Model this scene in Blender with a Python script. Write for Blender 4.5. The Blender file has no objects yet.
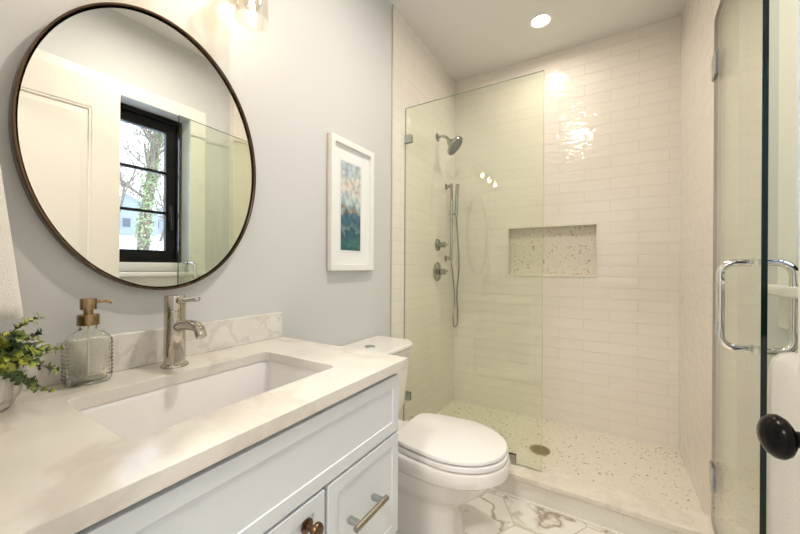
import bpy, bmesh, math, random
from mathutils import Vector, Matrix
S = bpy.context.scene
COL = S.collection
PI = math.pi
rnd = random.Random(7)

# ------------------------------------------------------------------ camera
cam_d = bpy.data.cameras.new('camera'); cam = bpy.data.objects.new('camera', cam_d); COL.objects.link(cam)
cam_d.sensor_width = 36.0; cam_d.lens = 36.0 * 337.98 / 800.0; cam_d.clip_start = 0.02; cam_d.clip_end = 400
CX, CZ = 1.05, 1.1169
a_, r_ = math.radians(31.228), math.radians(.354)
R0 = Vector((math.cos(a_), math.sin(a_), 0)); F0 = Vector((-math.sin(a_), math.cos(a_), 0)); U0 = Vector((0, 0, 1))
R1 = R0 * math.cos(r_) + U0 * math.sin(r_); U1 = U0 * math.cos(r_) - R0 * math.sin(r_)
M = Matrix((R1, U1, -F0)).transposed().to_4x4(); M.translation = Vector((CX, 0, CZ))
cam.matrix_world = M
S.camera = cam

# ------------------------------------------------------------------ world, light, exposure
S.view_settings.view_transform = 'Standard'; S.view_settings.look = 'None'
S.view_settings.gamma = 1; S.view_settings.use_curve_mapping = False
S.view_settings.exposure = 0.48
W = bpy.data.worlds.new('world'); S.world = W; W.use_nodes = True
wn = W.node_tree.nodes; wl = W.node_tree.links
bg = wn['Background']
tc = wn.new('ShaderNodeTexCoord'); sp = wn.new('ShaderNodeSeparateXYZ'); rp = wn.new('ShaderNodeValToRGB')
wl.new(tc.outputs['Generated'], sp.inputs[0]); wl.new(sp.outputs['Z'], rp.inputs[0]); wl.new(rp.outputs[0], bg.inputs[0])
rp.color_ramp.elements[0].position = 0.0; rp.color_ramp.elements[0].color = (.80, .88, .95, 1)
rp.color_ramp.elements[1].position = 0.6; rp.color_ramp.elements[1].color = (.66, .80, 1.0, 1)
bg.inputs[1].default_value = 3.2

def lamp(name, kind, loc, energy, color, size=.1, rot=None, parent=None, sizey=None, spread=None):
    d = bpy.data.lights.new(name, kind); d.energy = energy; d.color = color
    if kind == 'AREA':
        d.size = size
        if sizey: d.shape = 'RECTANGLE'; d.size_y = sizey
        else: d.shape = 'DISK'
        if spread: d.spread = spread
    else: d.shadow_soft_size = size
    o = bpy.data.objects.new(name, d); COL.objects.link(o); o.location = loc
    if rot: o.rotation_euler = rot
    if parent: o.parent = parent; o.location = Vector(loc) - wloc(parent)
    return o
# window portal (a sampling aid for the sky light coming through the window)
pl = lamp('window_portal', 'AREA', (1.655, .84, 1.615), 1, (1, 1, 1), .82, (0, PI/2, 0), sizey=.82)
pl.data.size = 1.0; pl.data.size_y = .84; pl.data.cycles.is_portal = True
E_FILL, E_CAN, E_ROOM, E_VAN = 29, 3.0, 11, .42

# ------------------------------------------------------------------ helpers
def wloc(o):
    v = Vector((0, 0, 0))
    while o is not None: v += o.location; o = o.parent
    return v
def obj(name, bm, mats, parent=None, smooth=False, bevel=0, seg=2, sub=0, recalc=True):
    if recalc: bmesh.ops.recalc_face_normals(bm, faces=bm.faces[:])
    if parent is not None: bmesh.ops.translate(bm, verts=bm.verts[:], vec=-wloc(parent))
    me = bpy.data.meshes.new(name); bm.to_mesh(me); bm.free()
    for m in (mats if isinstance(mats, (list, tuple)) else [mats]): me.materials.append(m)
    if smooth:
        for p in me.polygons: p.use_smooth = True
    o = bpy.data.objects.new(name, me); COL.objects.link(o)
    if parent is not None: o.parent = parent
    if bevel:
        b = o.modifiers.new('bevel', 'BEVEL'); b.width = bevel; b.segments = seg; b.limit_method = 'ANGLE'; b.angle_limit = .6
        if not smooth:
            for p in me.polygons: p.use_smooth = True
            w = o.modifiers.new('wn', 'WEIGHTED_NORMAL'); w.keep_sharp = False
    if sub:
        s = o.modifiers.new('sub', 'SUBSURF'); s.levels = sub; s.render_levels = sub
    if smooth and not sub and not bevel:
        me.set_sharp_from_angle(angle=.7)
    return o
def thing(name, label, cat, loc, group=None):
    o = bpy.data.objects.new(name, None); COL.objects.link(o); o.location = loc; o.empty_display_size = .05
    return tag(o, label, cat, group)
def tag(o, label, cat, group=None):
    o['label'] = label; o['category'] = cat
    if group: o['group'] = group
    return o
def struct(name, bm, m, parent=None, **k):
    o = obj(name, bm, m, parent, **k)
    if parent is None: o['kind'] = 'structure'
    return o
def B(): return bmesh.new()
def box(bm, x0, x1, y0, y1, z0, z1, mi=0):
    v = [bm.verts.new(p) for p in ((x0,y0,z0),(x1,y0,z0),(x1,y1,z0),(x0,y1,z0),(x0,y0,z1),(x1,y0,z1),(x1,y1,z1),(x0,y1,z1))]
    fs = []
    for f in ((0,3,2,1),(4,5,6,7),(0,1,5,4),(1,2,6,5),(2,3,7,6),(3,0,4,7)):
        q = bm.faces.new([v[i] for i in f]); q.material_index = mi; fs.append(q)
    return fs
def basis(d):
    d = Vector(d).normalized(); u = Vector((0,0,1)) if abs(d.z) < .9 else Vector((1,0,0))
    a = d.cross(u).normalized(); return d, a, d.cross(a)
def rings(bm, rs, cap0=True, cap1=True, closed=False, mi=0):
    R = [[bm.verts.new(p) for p in r] for r in rs]; n = len(R[0])
    pairs = list(zip(R, R[1:])) + ([(R[-1], R[0])] if closed else [])
    for a, b in pairs:
        for i in range(n):
            j = (i+1) % n; f = bm.faces.new((a[i], a[j], b[j], b[i])); f.material_index = mi
    if not closed:
        if cap0: bm.faces.new(R[0][::-1]).material_index = mi
        if cap1: bm.faces.new(R[-1]).material_index = mi
    return R
def lathe(bm, o, axis, prof, seg=32, cap0=True, cap1=True, mi=0):
    """prof: (distance along axis, radius)"""
    d, a, b = basis(axis); o = Vector(o)
    rings(bm, [[o + d*h + (a*math.cos(2*PI*k/seg) + b*math.sin(2*PI*k/seg))*max(r, 1e-5) for k in range(seg)] for h, r in prof], cap0, cap1, mi=mi)
def cyl(bm, p, q, r, r2=None, seg=24):
    p = Vector(p); q = Vector(q); lathe(bm, p, q-p, [(0, r), ((q-p).length, r if r2 is None else r2)], seg)
def tube(bm, pts, r, seg=12, radii=None, closed=False):
    pts = [Vector(p) for p in pts]; n = len(pts); rs = []; pa = None
    for i, p in enumerate(pts):
        if closed: t = pts[(i+1) % n] - pts[i-1]
        else: t = pts[min(i+1, n-1)] - pts[max(i-1, 0)]
        t.normalize()
        if pa is None: _, pa, _ = basis(t)
        a = (pa - t*pa.dot(t)).normalized(); pa = a; b = t.cross(a); rr = radii[i] if radii else r
        rs.append([p + (a*math.cos(2*PI*k/seg) + b*math.sin(2*PI*k/seg))*rr for k in range(seg)])
    rings(bm, rs, closed=closed)
def spline(P, n=8):
    P = [Vector(p) for p in P]; Q = [P[0]*2-P[1]] + P + [P[-1]*2-P[-2]]; out = []
    for i in range(1, len(Q)-2):
        for k in range(n):
            t = k/n; a, b, c, d = Q[i-1:i+3]
            out.append(.5*((2*b)+(c-a)*t+(2*a-5*b+4*c-d)*t*t+(3*b-a-3*c+d)*t**3))
    out.append(P[-1]); return out
def rrect(x0, x1, y0, y1, r, n=6):
    pts = []
    for cx, cy, a0 in ((x1-r, y1-r, 0), (x0+r, y1-r, PI/2), (x0+r, y0+r, PI), (x1-r, y0+r, 1.5*PI)):
        for k in range(n+1):
            a = a0 + PI/2*k/n; pts.append((cx+r*math.cos(a), cy+r*math.sin(a)))
    return pts
def cells_box(bm, axis, lo, hi, us, vs, holes):
    """slab with rectangular holes. axis: slab normal 'x' or 'y' or 'z'; us, vs: breakpoints; holes: set of (i,j) open cells"""
    def P(a, u, v): return {'x': (a, u, v), 'y': (u, a, v), 'z': (u, v, a)}[axis]
    V = {}
    def g(a, i, j):
        if (a, i, j) not in V: V[(a, i, j)] = bm.verts.new(P(a, us[i], vs[j]))
        return V[(a, i, j)]
    nu, nv = len(us)-1, len(vs)-1
    solid = lambda i, j: 0 <= i < nu and 0 <= j < nv and (i, j) not in holes
    for i in range(nu):
        for j in range(nv):
            if not solid(i, j): continue
            bm.faces.new((g(lo,i,j), g(lo,i,j+1), g(lo,i+1,j+1), g(lo,i+1,j)))
            bm.faces.new((g(hi,i,j), g(hi,i+1,j), g(hi,i+1,j+1), g(hi,i,j+1)))
            for (di, dj, e) in ((-1,0,((i,j),(i,j+1))), (1,0,((i+1,j),(i+1,j+1))), (0,-1,((i,j),(i+1,j))), (0,1,((i,j+1),(i+1,j+1)))):
                if not solid(i+di, j+dj):
                    (a, b), (c, d) = e; bm.faces.new((g(lo,a,b), g(lo,c,d), g(hi,c,d), g(hi,a,b)))

# ------------------------------------------------------------------ materials
def mat(name, col=(.8,.8,.8), rough=.5, metal=0, **k):
    m = bpy.data.materials.new(name); m.use_nodes = True; b = m.node_tree.nodes['Principled BSDF']
    b.inputs['Base Color'].default_value = (*col, 1); b.inputs['Roughness'].default_value = rough; b.inputs['Metallic'].default_value = metal
    for kk, v in k.items():
        b.inputs[kk.replace('_', ' ')].default_value = v
    return m
def NT(m): return m.node_tree.nodes, m.node_tree.links, m.node_tree.nodes['Principled BSDF']
def noise_bump(m, scale, strength, dist=.002, detail=2):
    n, l, b = NT(m); tc = n.new('ShaderNodeTexCoord'); t = n.new('ShaderNodeTexNoise'); t.inputs['Scale'].default_value = scale; t.inputs['Detail'].default_value = detail
    bp = n.new('ShaderNodeBump'); bp.inputs['Strength'].default_value = strength; bp.inputs['Distance'].default_value = dist
    l.new(tc.outputs['Object'], t.inputs['Vector']); l.new(t.outputs['Fac'], bp.inputs['Height']); l.new(bp.outputs[0], b.inputs['Normal']); return m
def noise_col(m, scale, stops, detail=4, dist=0.0, stretch=(1,1,1)):
    n, l, b = NT(m); tc = n.new('ShaderNodeTexCoord'); mp = n.new('ShaderNodeMapping'); mp.inputs['Scale'].default_value = stretch
    t = n.new('ShaderNodeTexNoise'); t.inputs['Scale'].default_value = scale; t.inputs['Detail'].default_value = detail; t.inputs['Distortion'].default_value = dist
    r = n.new('ShaderNodeValToRGB'); ramp(r, stops)
    l.new(tc.outputs['Object'], mp.inputs[0]); l.new(mp.outputs[0], t.inputs['Vector']); l.new(t.outputs['Fac'], r.inputs[0]); l.new(r.outputs[0], b.inputs['Base Color']); return m
def ramp(r, stops):
    e = r.color_ramp.elements
    while len(e) > 1: e.remove(e[-1])
    e[0].position = stops[0][0]; e[0].color = (*stops[0][1], 1)
    for p, c in stops[1:]:
        x = e.new(p); x.color = (*c, 1)

paint = noise_bump(mat('wall_paint', (.64, .648, .652), .55), 220, .08)
ceil_m = noise_bump(mat('ceiling_paint', (.80, .79, .76), .7), 200, .06)
white_trim = mat('white_trim_paint', (.82, .81, .77), .35)
door_m = mat('white_door_paint', (.83, .79, .72), .35)
cab_m = mat('white_cabinet_paint', (.70, .73, .75), .35)
cab_dark = mat('cabinet_gap', (.12, .12, .12), .8)
porc = mat('white_porcelain', (.84, .81, .77), .07, Coat_Weight=.4, Coat_Roughness=.03)
basin_m = mat('sink_porcelain', (.84, .82, .80), .12)
seat_m = mat('seat_plastic', (.84, .82, .80), .12)
chrome = mat('polished_chrome', (.80, .79, .76), .05, 1)
chrome_d = mat('shower_chrome', (.40, .40, .37), .12, 1)
nickel = mat('polished_nickel', (.56, .52, .46), .05, 1)
brass = mat('antique_brass', (.34, .24, .13), .22, 1)
satin = mat('satin_steel', (.50, .52, .52), .28, 1)
bronze = mat('dark_bronze', (.13, .085, .055), .22, 1)
knob_br = mat('oil_rubbed_bronze', (.14, .085, .05), .3, .9)
black = mat('black_metal', (.004, .003, .003), .22, 0, Specular_IOR_Level=.15)
black_frame = mat('black_window_frame', (.006, .006, .006), .4, 0, Specular_IOR_Level=.25)
rubber = mat('dark_seal', (.05, .05, .045), .6)
frame_gold = mat('warm_frame_side', (.66, .56, .42), .4)
mirror_m = mat('mirror_silver', (.93, .94, .91), .0, 1)
paper = mat('white_mat_board', (.86, .87, .86), .8)
frame_w = mat('white_frame', (.86, .86, .84), .4)
snow = noise_bump(mat('snow', (.86, .88, .92), .9), 2, .4, .05)
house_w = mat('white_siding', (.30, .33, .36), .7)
roof_m = mat('grey_shingle', (.30, .31, .33), .9)
dark_glass = mat('house_window_glass', (.08, .10, .13), .1)
bark = noise_col(mat('bark', (.2, .15, .1), .95), 14, [(.3, (.09, .07, .055)), (.7, (.27, .22, .17))], stretch=(1, 1, .2))
ivy_m = noise_col(mat('ivy_leaf', (.12, .25, .06), .6), 3, [(.35, (.20, .28, .12)), (.65, (.42, .50, .28))])
def towel_mat():
    m = mat('white_terry', (.84, .82, .78), .95, Sheen_Weight=.3)
    n, l, b = NT(m); tc = n.new('ShaderNodeTexCoord')
    v = n.new('ShaderNodeTexVoronoi'); v.inputs['Scale'].default_value = 420
    t = n.new('ShaderNodeTexNoise'); t.inputs['Scale'].default_value = 130; t.inputs['Detail'].default_value = 3
    ad = n.new('ShaderNodeMath'); ad.operation = 'ADD'; bp = n.new('ShaderNodeBump'); bp.inputs['Strength'].default_value = .45; bp.inputs['Distance'].default_value = .003
    l.new(tc.outputs['Object'], v.inputs[0]); l.new(tc.outputs['Object'], t.inputs[0]); l.new(v.outputs['Distance'], ad.inputs[0]); l.new(t.outputs['Fac'], ad.inputs[1])
    l.new(ad.outputs[0], bp.inputs['Height']); l.new(bp.outputs[0], b.inputs['Normal']); return m
terry = towel_mat()
def emit(name, col, s):
    m = bpy.data.materials.new(name); m.use_nodes = True; n = m.node_tree.nodes; n.clear()
    e = n.new('ShaderNodeEmission'); e.inputs[0].default_value = (*col, 1); e.inputs[1].default_value = s; o = n.new('ShaderNodeOutputMaterial')
    m.node_tree.links.new(e.outputs[0], o.inputs[0]); return m
lens_m = emit('lamp_lens', (1, .88, .70), 9)
fil_m = emit('lamp_filament', (1, .72, .42), 30)
def thin_glass(name, tint, bump=None, ior=1.5):
    m = bpy.data.materials.new(name); m.use_nodes = True; n = m.node_tree.nodes; l = m.node_tree.links; n.clear()
    out = n.new('ShaderNodeOutputMaterial'); mx = n.new('ShaderNodeMixShader'); tr = n.new('ShaderNodeBsdfTransparent'); gl = n.new('ShaderNodeBsdfGlossy')
    gl.inputs['Roughness'].default_value = 0; gl.inputs['Color'].default_value = (1, 1, 1, 1); tr.inputs[0].default_value = (*tint, 1)
    fr = n.new('ShaderNodeFresnel'); ge = n.new('ShaderNodeNewGeometry'); ma = n.new('ShaderNodeMath'); ma.operation = 'MULTIPLY_ADD'
    ma.inputs[1].default_value = 1/ior - ior; ma.inputs[2].default_value = ior
    l.new(ge.outputs['Backfacing'], ma.inputs[0]); l.new(ma.outputs[0], fr.inputs['IOR'])
    l.new(fr.outputs[0], mx.inputs[0]); l.new(tr.outputs[0], mx.inputs[1]); l.new(gl.outputs[0], mx.inputs[2]); l.new(mx.outputs[0], out.inputs[0])
    if bump:
        tc = n.new('ShaderNodeTexCoord'); t = n.new('ShaderNodeTexNoise'); t.inputs['Scale'].default_value = bump
        bp = n.new('ShaderNodeBump'); bp.inputs['Strength'].default_value = .2; l.new(tc.outputs['Object'], t.inputs[0]); l.new(t.outputs['Fac'], bp.inputs['Height'])
        l.new(bp.outputs[0], gl.inputs['Normal']); l.new(bp.outputs[0], fr.inputs['Normal'])
    return m
shower_glass = thin_glass('shower_glass', (.966, .988, .940))
shade_glass = thin_glass('clear_shade_glass', (.97, .96, .93))
pane_glass = thin_glass('window_glass', (.99, .99, .985))
glass_edge = mat('dark_glass_edge', (.004, .014, .012), .12)
panel_edge = mat('pale_glass_edge', (.40, .46, .38), .2)
bottle_m = mat('pressed_glass', (.99, 1.0, .96), .02, Transmission_Weight=1.0, IOR=1.42)
soap_m = mat('clear_soap', (.90, .90, .80), .1)

def tile_mat(name, ax, off=(0, 0), col=(.84, .79, .715), w=.30, h=.0712, bump=.75):
    """glazed subway tile laid on the plane; ax picks the horizontal coordinate"""
    m = mat(name, col, .09, Coat_Weight=.3, Coat_Roughness=.05); n, l, b = NT(m)
    tc = n.new('ShaderNodeTexCoord'); s = n.new('ShaderNodeSeparateXYZ'); c = n.new('ShaderNodeCombineXYZ'); l.new(tc.outputs['Object'], s.inputs[0])
    for src, dst, o in ((ax, 'X', off[0]), ('Z', 'Y', off[1])):
        q = n.new('ShaderNodeMath'); q.operation = 'ADD'; q.inputs[1].default_value = o; l.new(s.outputs[src], q.inputs[0]); l.new(q.outputs[0], c.inputs[dst])
    br = n.new('ShaderNodeTexBrick'); br.inputs['Scale'].default_value = 1; br.inputs['Brick Width'].default_value = w; br.inputs['Row Height'].default_value = h
    br.inputs['Mortar Size'].default_value = .0016; br.inputs['Mortar Smooth'].default_value = .6; br.offset = .5; br.inputs['Bias'].default_value = 0
    br.inputs['Color1'].default_value = (*[x*1.01 for x in col], 1); br.inputs['Color2'].default_value = (*[x*.985 for x in col], 1)
    br.inputs['Mortar'].default_value = (*[x*.88 for x in col], 1)
    wn_ = n.new('ShaderNodeTexNoise'); wn_.inputs['Scale'].default_value = 14; wn_.inputs['Detail'].default_value = 1; l.new(c.outputs[0], wn_.inputs['Vector'])
    wa = n.new('ShaderNodeVectorMath'); wa.operation = 'MULTIPLY_ADD'; wa.inputs[1].default_value = (.004, .006, 0); l.new(wn_.outputs['Color'], wa.inputs[0]); l.new(c.outputs[0], wa.inputs[2])
    l.new(wa.outputs[0], br.inputs['Vector']); l.new(br.outputs['Color'], b.inputs['Base Color'])
    # hand-made surface: slow waves, plus each row dished a little
    t = n.new('ShaderNodeTexNoise'); t.inputs['Scale'].default_value = 1; t.inputs['Detail'].default_value = 2; mp = n.new('ShaderNodeMapping'); mp.inputs['Scale'].default_value = (11, 22, 1)
    l.new(c.outputs[0], mp.inputs[0]); l.new(mp.outputs[0], t.inputs['Vector'])
    t2 = n.new('ShaderNodeTexNoise'); t2.inputs['Scale'].default_value = 60; l.new(c.outputs[0], t2.inputs['Vector'])
    m1 = n.new('ShaderNodeMath'); m1.operation = 'MULTIPLY_ADD'; m1.inputs[1].default_value = .12; l.new(t2.outputs['Fac'], m1.inputs[0]); l.new(t.outputs['Fac'], m1.inputs[2])
    m2 = n.new('ShaderNodeMath'); m2.operation = 'MULTIPLY_ADD'; m2.inputs[1].default_value = -.3; l.new(br.outputs['Fac'], m2.inputs[0]); l.new(m1.outputs[0], m2.inputs[2])
    bp = n.new('ShaderNodeBump'); bp.inputs['Strength'].default_value = bump; bp.inputs['Distance'].default_value = .006
    l.new(m2.outputs[0], bp.inputs['Height']); l.new(bp.outputs[0], b.inputs['Normal']); return m
tile_back = tile_mat('subway_tile_back', 'X', (.12, .005))
tile_side = tile_mat('subway_tile_side', 'Y', (.07, .005), bump=.35)
tile_curb = tile_mat('subway_tile_curb', 'X', (.075, .020), (.82, .78, .70), bump=.15)

def mosaic_mat():
    m = mat('stone_mosaic', (.7, .65, .5), .3); n, l, b = NT(m)
    tc = n.new('ShaderNodeTexCoord'); mp = n.new('ShaderNodeMapping'); mp.inputs['Scale'].default_value = (112, 112, 112); mp.inputs['Rotation'].default_value = (.5, .6, .6)
    mp2 = n.new('ShaderNodeMapping'); mp2.inputs['Scale'].default_value = (1, .55, .8); l.new(tc.outputs['Object'], mp.inputs[0]); l.new(mp.outputs[0], mp2.inputs[0])
    v = n.new('ShaderNodeTexVoronoi'); v.inputs['Scale'].default_value = 1; v.inputs['Randomness'].default_value = .9; l.new(mp2.outputs[0], v.inputs[0])
    e = n.new('ShaderNodeTexVoronoi'); e.feature = 'DISTANCE_TO_EDGE'; e.inputs['Scale'].default_value = 1; e.inputs['Randomness'].default_value = .9; l.new(mp2.outputs[0], e.inputs[0])
    s = n.new('ShaderNodeSeparateColor'); l.new(v.outputs['Color'], s.inputs[0])
    r = n.new('ShaderNodeValToRGB'); ramp(r, [(0, (.83, .78, .68)), (.5, (.81, .75, .64)), (.76, (.76, .69, .56)), (.915, (.62, .52, .36)), (.965, (.42, .31, .16)), (1, (.30, .20, .09))]); r.color_ramp.interpolation = 'CONSTANT'
    l.new(s.outputs[0], r.inputs[0])
    k = n.new('ShaderNodeMath'); k.operation = 'LESS_THAN'; k.inputs[1].default_value = .09; l.new(e.outputs['Distance'], k.inputs[0])
    mx = n.new('ShaderNodeMix'); mx.data_type = 'RGBA'; l.new(k.outputs[0], mx.inputs[0]); l.new(r.outputs[0], mx.inputs[6]); mx.inputs[7].default_value = (.80, .75, .65, 1)
    l.new(mx.outputs[2], b.inputs['Base Color'])
    bp = n.new('ShaderNodeBump'); bp.inputs['Strength'].default_value = .25; bp.inputs['Distance'].default_value = .002; l.new(e.outputs['Distance'], bp.inputs['Height']); l.new(bp.outputs[0], b.inputs['Normal'])
    return m
mosaic = mosaic_mat()
def stone_mat(name, base, vein, scale=3.0, amt=.5, rough=.12):
    m = mat(name, base, rough); n, l, b = NT(m); tc = n.new('ShaderNodeTexCoord')
    w = n.new('ShaderNodeTexNoise'); w.inputs['Scale'].default_value = scale*.8; w.inputs['Detail'].default_value = 4; l.new(tc.outputs['Object'], w.inputs[0])
    ad = n.new('ShaderNodeVectorMath'); ad.operation = 'MULTIPLY_ADD'; ad.inputs[1].default_value = (.5, .5, .5); l.new(w.outputs['Color'], ad.inputs[0]); l.new(tc.outputs['Object'], ad.inputs[2])
    t = n.new('ShaderNodeTexNoise'); t.inputs['Scale'].default_value = scale; t.inputs['Detail'].default_value = 5; l.new(ad.outputs[0], t.inputs[0])
    r = n.new('ShaderNodeValToRGB'); mid = [a*(1-amt)+v*amt for a, v in zip(base, vein)]
    ramp(r, [(.0, base), (.46, base), (.495, mid), (.505, mid), (.55, base), (1, [x*.97 for x in base])])
    l.new(t.outputs['Fac'], r.inputs[0])
    c = n.new('ShaderNodeTexNoise'); c.inputs['Scale'].default_value = scale*2.5; c.inputs['Detail'].default_value = 6; l.new(tc.outputs['Object'], c.inputs[0])
    r2 = n.new('ShaderNodeValToRGB'); ramp(r2, [(.3, (.90, .89, .87)), (.7, (1, 1, 1))]); l.new(c.outputs['Fac'], r2.inputs[0])
    mx = n.new('ShaderNodeMix'); mx.data_type = 'RGBA'; mx.blend_type = 'MULTIPLY'; mx.inputs[0].default_value = 1; l.new(r.outputs[0], mx.inputs[6]); l.new(r2.outputs[0], mx.inputs[7])
    l.new(mx.outputs[2], b.inputs['Base Color']); return m
quartz = stone_mat('quartz_counter', (.80, .765, .71), (.62, .57, .50), 2.6, .55, .12)
quartz_b = stone_mat('quartz_backsplash', (.82, .80, .76), (.58, .55, .50), 6, .45, .2)
curb_top = stone_mat('curb_stone', (.83, .77, .68), (.60, .53, .43), 5, .3, .2)

def hex_marble():
    m = mat('hex_marble_floor', (.8, .78, .74), .12); n, l, b = NT(m)
    def vm(op, a, bb=None, c=None):
        q = n.new('ShaderNodeVectorMath'); q.operation = op
        for i, x in enumerate((a, bb, c)):
            if x is None: continue
            if isinstance(x, tuple): q.inputs[i].default_value = x
            else: l.new(x, q.inputs[i])
        return q.outputs['Value'] if op in ('DOT_PRODUCT', 'LENGTH') else q.outputs[0]
    def mm(op, a, bb=None):
        q = n.new('ShaderNodeMath'); q.operation = op
        for i, x in enumerate((a, bb)):
            if x is None: continue
            if isinstance(x, (int, float)): q.inputs[i].default_value = x
            else: l.new(x, q.inputs[i])
        return q.outputs[0]
    tc = n.new('ShaderNodeTexCoord'); sx = n.new('ShaderNodeSeparateXYZ'); l.new(tc.outputs['Object'], sx.inputs[0])
    cb = n.new('ShaderNodeCombineXYZ'); l.new(mm('ADD', sx.outputs[1], 20.03), cb.inputs[0]); l.new(mm('ADD', sx.outputs[0], 20.13), cb.inputs[1])
    T = .31; r = (1, 1.7320508, 1); h = (.5, .8660254, .5)
    p = vm('SCALE', cb.outputs[0]); p.node.inputs['Scale'].default_value = 1/T
    A = vm('SUBTRACT', vm('MODULO', p, r), h); Bv = vm('SUBTRACT', vm('MODULO', vm('SUBTRACT', p, h), r), h)
    A = vm('MULTIPLY', A, (1, 1, 0)); Bv = vm('MULTIPLY', Bv, (1, 1, 0))
    sel = mm('LESS_THAN', vm('DOT_PRODUCT', A, A), vm('DOT_PRODUCT', Bv, Bv))
    mx = n.new('ShaderNodeMix'); mx.data_type = 'VECTOR'; l.new(sel, mx.inputs[0]); l.new(Bv, mx.inputs[4]); l.new(A, mx.inputs[5]); G = mx.outputs[1]
    ab = vm('ABSOLUTE', G); d1 = vm('DOT_PRODUCT', ab, (.5, .8660254, 0)); s2 = n.new('ShaderNodeSeparateXYZ'); l.new(ab, s2.inputs[0])
    edge = mm('SUBTRACT', .5, mm('MAXIMUM', d1, s2.outputs[0]))
    cid = vm('SUBTRACT', p, G); rid = n.new('ShaderNodeTexWhiteNoise'); rid.noise_dimensions = '3D'
    l.new(vm('MULTIPLY', vm('SNAP', vm('ADD', cid, (.05, .05, 0)), (.1, .1, 1)), (1, 1, 0)), rid.inputs['Vector'])
    q = vm('MULTIPLY_ADD', rid.outputs['Color'], (9, 9, 9), tc.outputs['Object'])
    w = n.new('ShaderNodeTexNoise'); w.inputs['Scale'].default_value = 3; w.inputs['Detail'].default_value = 4; l.new(q, w.inputs[0])
    q2 = vm('MULTIPLY_ADD', w.outputs['Color'], (.6, .6, .6), q)
    t = n.new('ShaderNodeTexNoise'); t.inputs['Scale'].default_value = 2.1; t.inputs['Detail'].default_value = 6; l.new(q2, t.inputs[0])
    rr = n.new('ShaderNodeValToRGB'); wh = (.86, .83, .78)
    ramp(rr, [(0, wh), (.462, wh), (.485, (.66, .61, .54)), (.5, (.36, .29, .23)), (.508, (.56, .49, .41)), (.535, wh), (1, (.80, .77, .73))])
    l.new(t.outputs['Fac'], rr.inputs[0])
    k = mm('LESS_THAN', edge, .008); mc = n.new('ShaderNodeMix'); mc.data_type = 'RGBA'; l.new(k, mc.inputs[0]); l.new(rr.outputs[0], mc.inputs[6]); mc.inputs[7].default_value = (.62, .55, .45, 1)
    l.new(mc.outputs[2], b.inputs['Base Color']); return m
floor_m = hex_marble()
def pot_mat():
    m = mat('marbled_pot', (.8, .8, .78), .3)
    return noise_col(m, 16, [(.3, (.80, .79, .76)), (.44, (.76, .74, .70)), (.50, (.34, .31, .27)), (.56, (.72, .70, .66)), (1, (.84, .83, .8))], 5, 1.2, (1, 1, .25))
def art_mat():
    m = mat('abstract_sea_print', (.3, .4, .5), .5); n, l, b = NT(m); tc = n.new('ShaderNodeTexCoord'); s = n.new('ShaderNodeSeparateXYZ'); l.new(tc.outputs['Generated'], s.inputs[0])
    mp = n.new('ShaderNodeMapping'); mp.inputs['Scale'].default_value = (1, 1.4, 3.4); l.new(tc.outputs['Generated'], mp.inputs[0])
    t = n.new('ShaderNodeTexNoise'); t.inputs['Scale'].default_value = 2.0; t.inputs['Detail'].default_value = 4; t.inputs['Distortion'].default_value = .5; l.new(mp.outputs[0], t.inputs[0])
    a = n.new('ShaderNodeMath'); a.operation = 'MULTIPLY_ADD'; a.inputs[1].default_value = .30; l.new(t.outputs['Fac'], a.inputs[0]); l.new(s.outputs['Z'], a.inputs[2])
    r = n.new('ShaderNodeValToRGB')
    ramp(r, [(.12, (.03, .11, .12)), (.22, (.05, .17, .17)), (.34, (.03, .10, .15)), (.38, (.18, .27, .28)), (.46, (.04, .12, .18)), (.575, (.07, .17, .25)), (.60, (.42, .30, .20)), (.64, (.28, .42, .48)), (.74, (.58, .64, .66)), (.88, (.68, .62, .58)), (1.05, (.66, .66, .64)), (1.0, (.50, .58, .62))])
    l.new(a.outputs[0], r.inputs[0])
    t2 = n.new('ShaderNodeTexNoise'); t2.inputs['Scale'].default_value = 4; t2.inputs['Detail'].default_value = 3; l.new(mp.outputs[0], t2.inputs[0])
    r2 = n.new('ShaderNodeValToRGB'); ramp(r2, [(.35, (.62, .68, .72)), (.6, (1.15, 1.12, 1.08))]); l.new(t2.outputs['Fac'], r2.inputs[0])
    mx = n.new('ShaderNodeMix'); mx.data_type = 'RGBA'; mx.blend_type = 'MULTIPLY'; mx.inputs[0].default_value = 1; l.new(r.outputs[0], mx.inputs[6]); l.new(r2.outputs[0], mx.inputs[7]); l.new(mx.outputs[2], b.inputs['Base Color'])
    return m

# ------------------------------------------------------------------ the room
CE = 2.62; YB = 2.574; XS = 1.428; XR = 1.48; YF = .03; ZS = .042
bm = B(); box(bm, -.2, 2.6, -1.9, 1.72, -.12, 0); struct('floor', bm, floor_m)
bm = B(); cells_box(bm, 'z', CE, CE+.12, [-.2, .65, .77, 1.9, ], [-1.9, 2.14, 2.25, 2.85], set()); struct('ceiling', bm, ceil_m)
bm = B(); box(bm, -.15, 0, YF-.12, 1.632, 0, CE); struct('wall_left', bm, paint)
bm = B(); box(bm, -.15, 0.003, 1.632, 2.72, 0, CE); struct('wall_left_shower', bm, tile_side)
bm = B(); cells_box(bm, 'y', YB, YB+.2, [-.15, .431, 1.005, 1.75], [0, 1.061, 1.412, CE], {(1, 1)}); struct('wall_back', bm, tile_back)
bm = B(); box(bm, .42, 1.02, YB+.085, YB+.10, 1.05, 1.42); struct('trim_niche_back', bm, mosaic)
bm = B()
cells_box(bm, 'y', YB-.004, YB+.085, [.425, .435, 1.001, 1.011], [1.055, 1.066, 1.406, 1.418], {(1, 1)}); struct('trim_niche_edge', bm, mat('niche_trim', (.78, .74, .64), .25), bevel=.001)
bm = B(); box(bm, XS, 1.75, 1.545, 2.72, 0, CE); struct('wall_right_shower', bm, tile_side)
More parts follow.
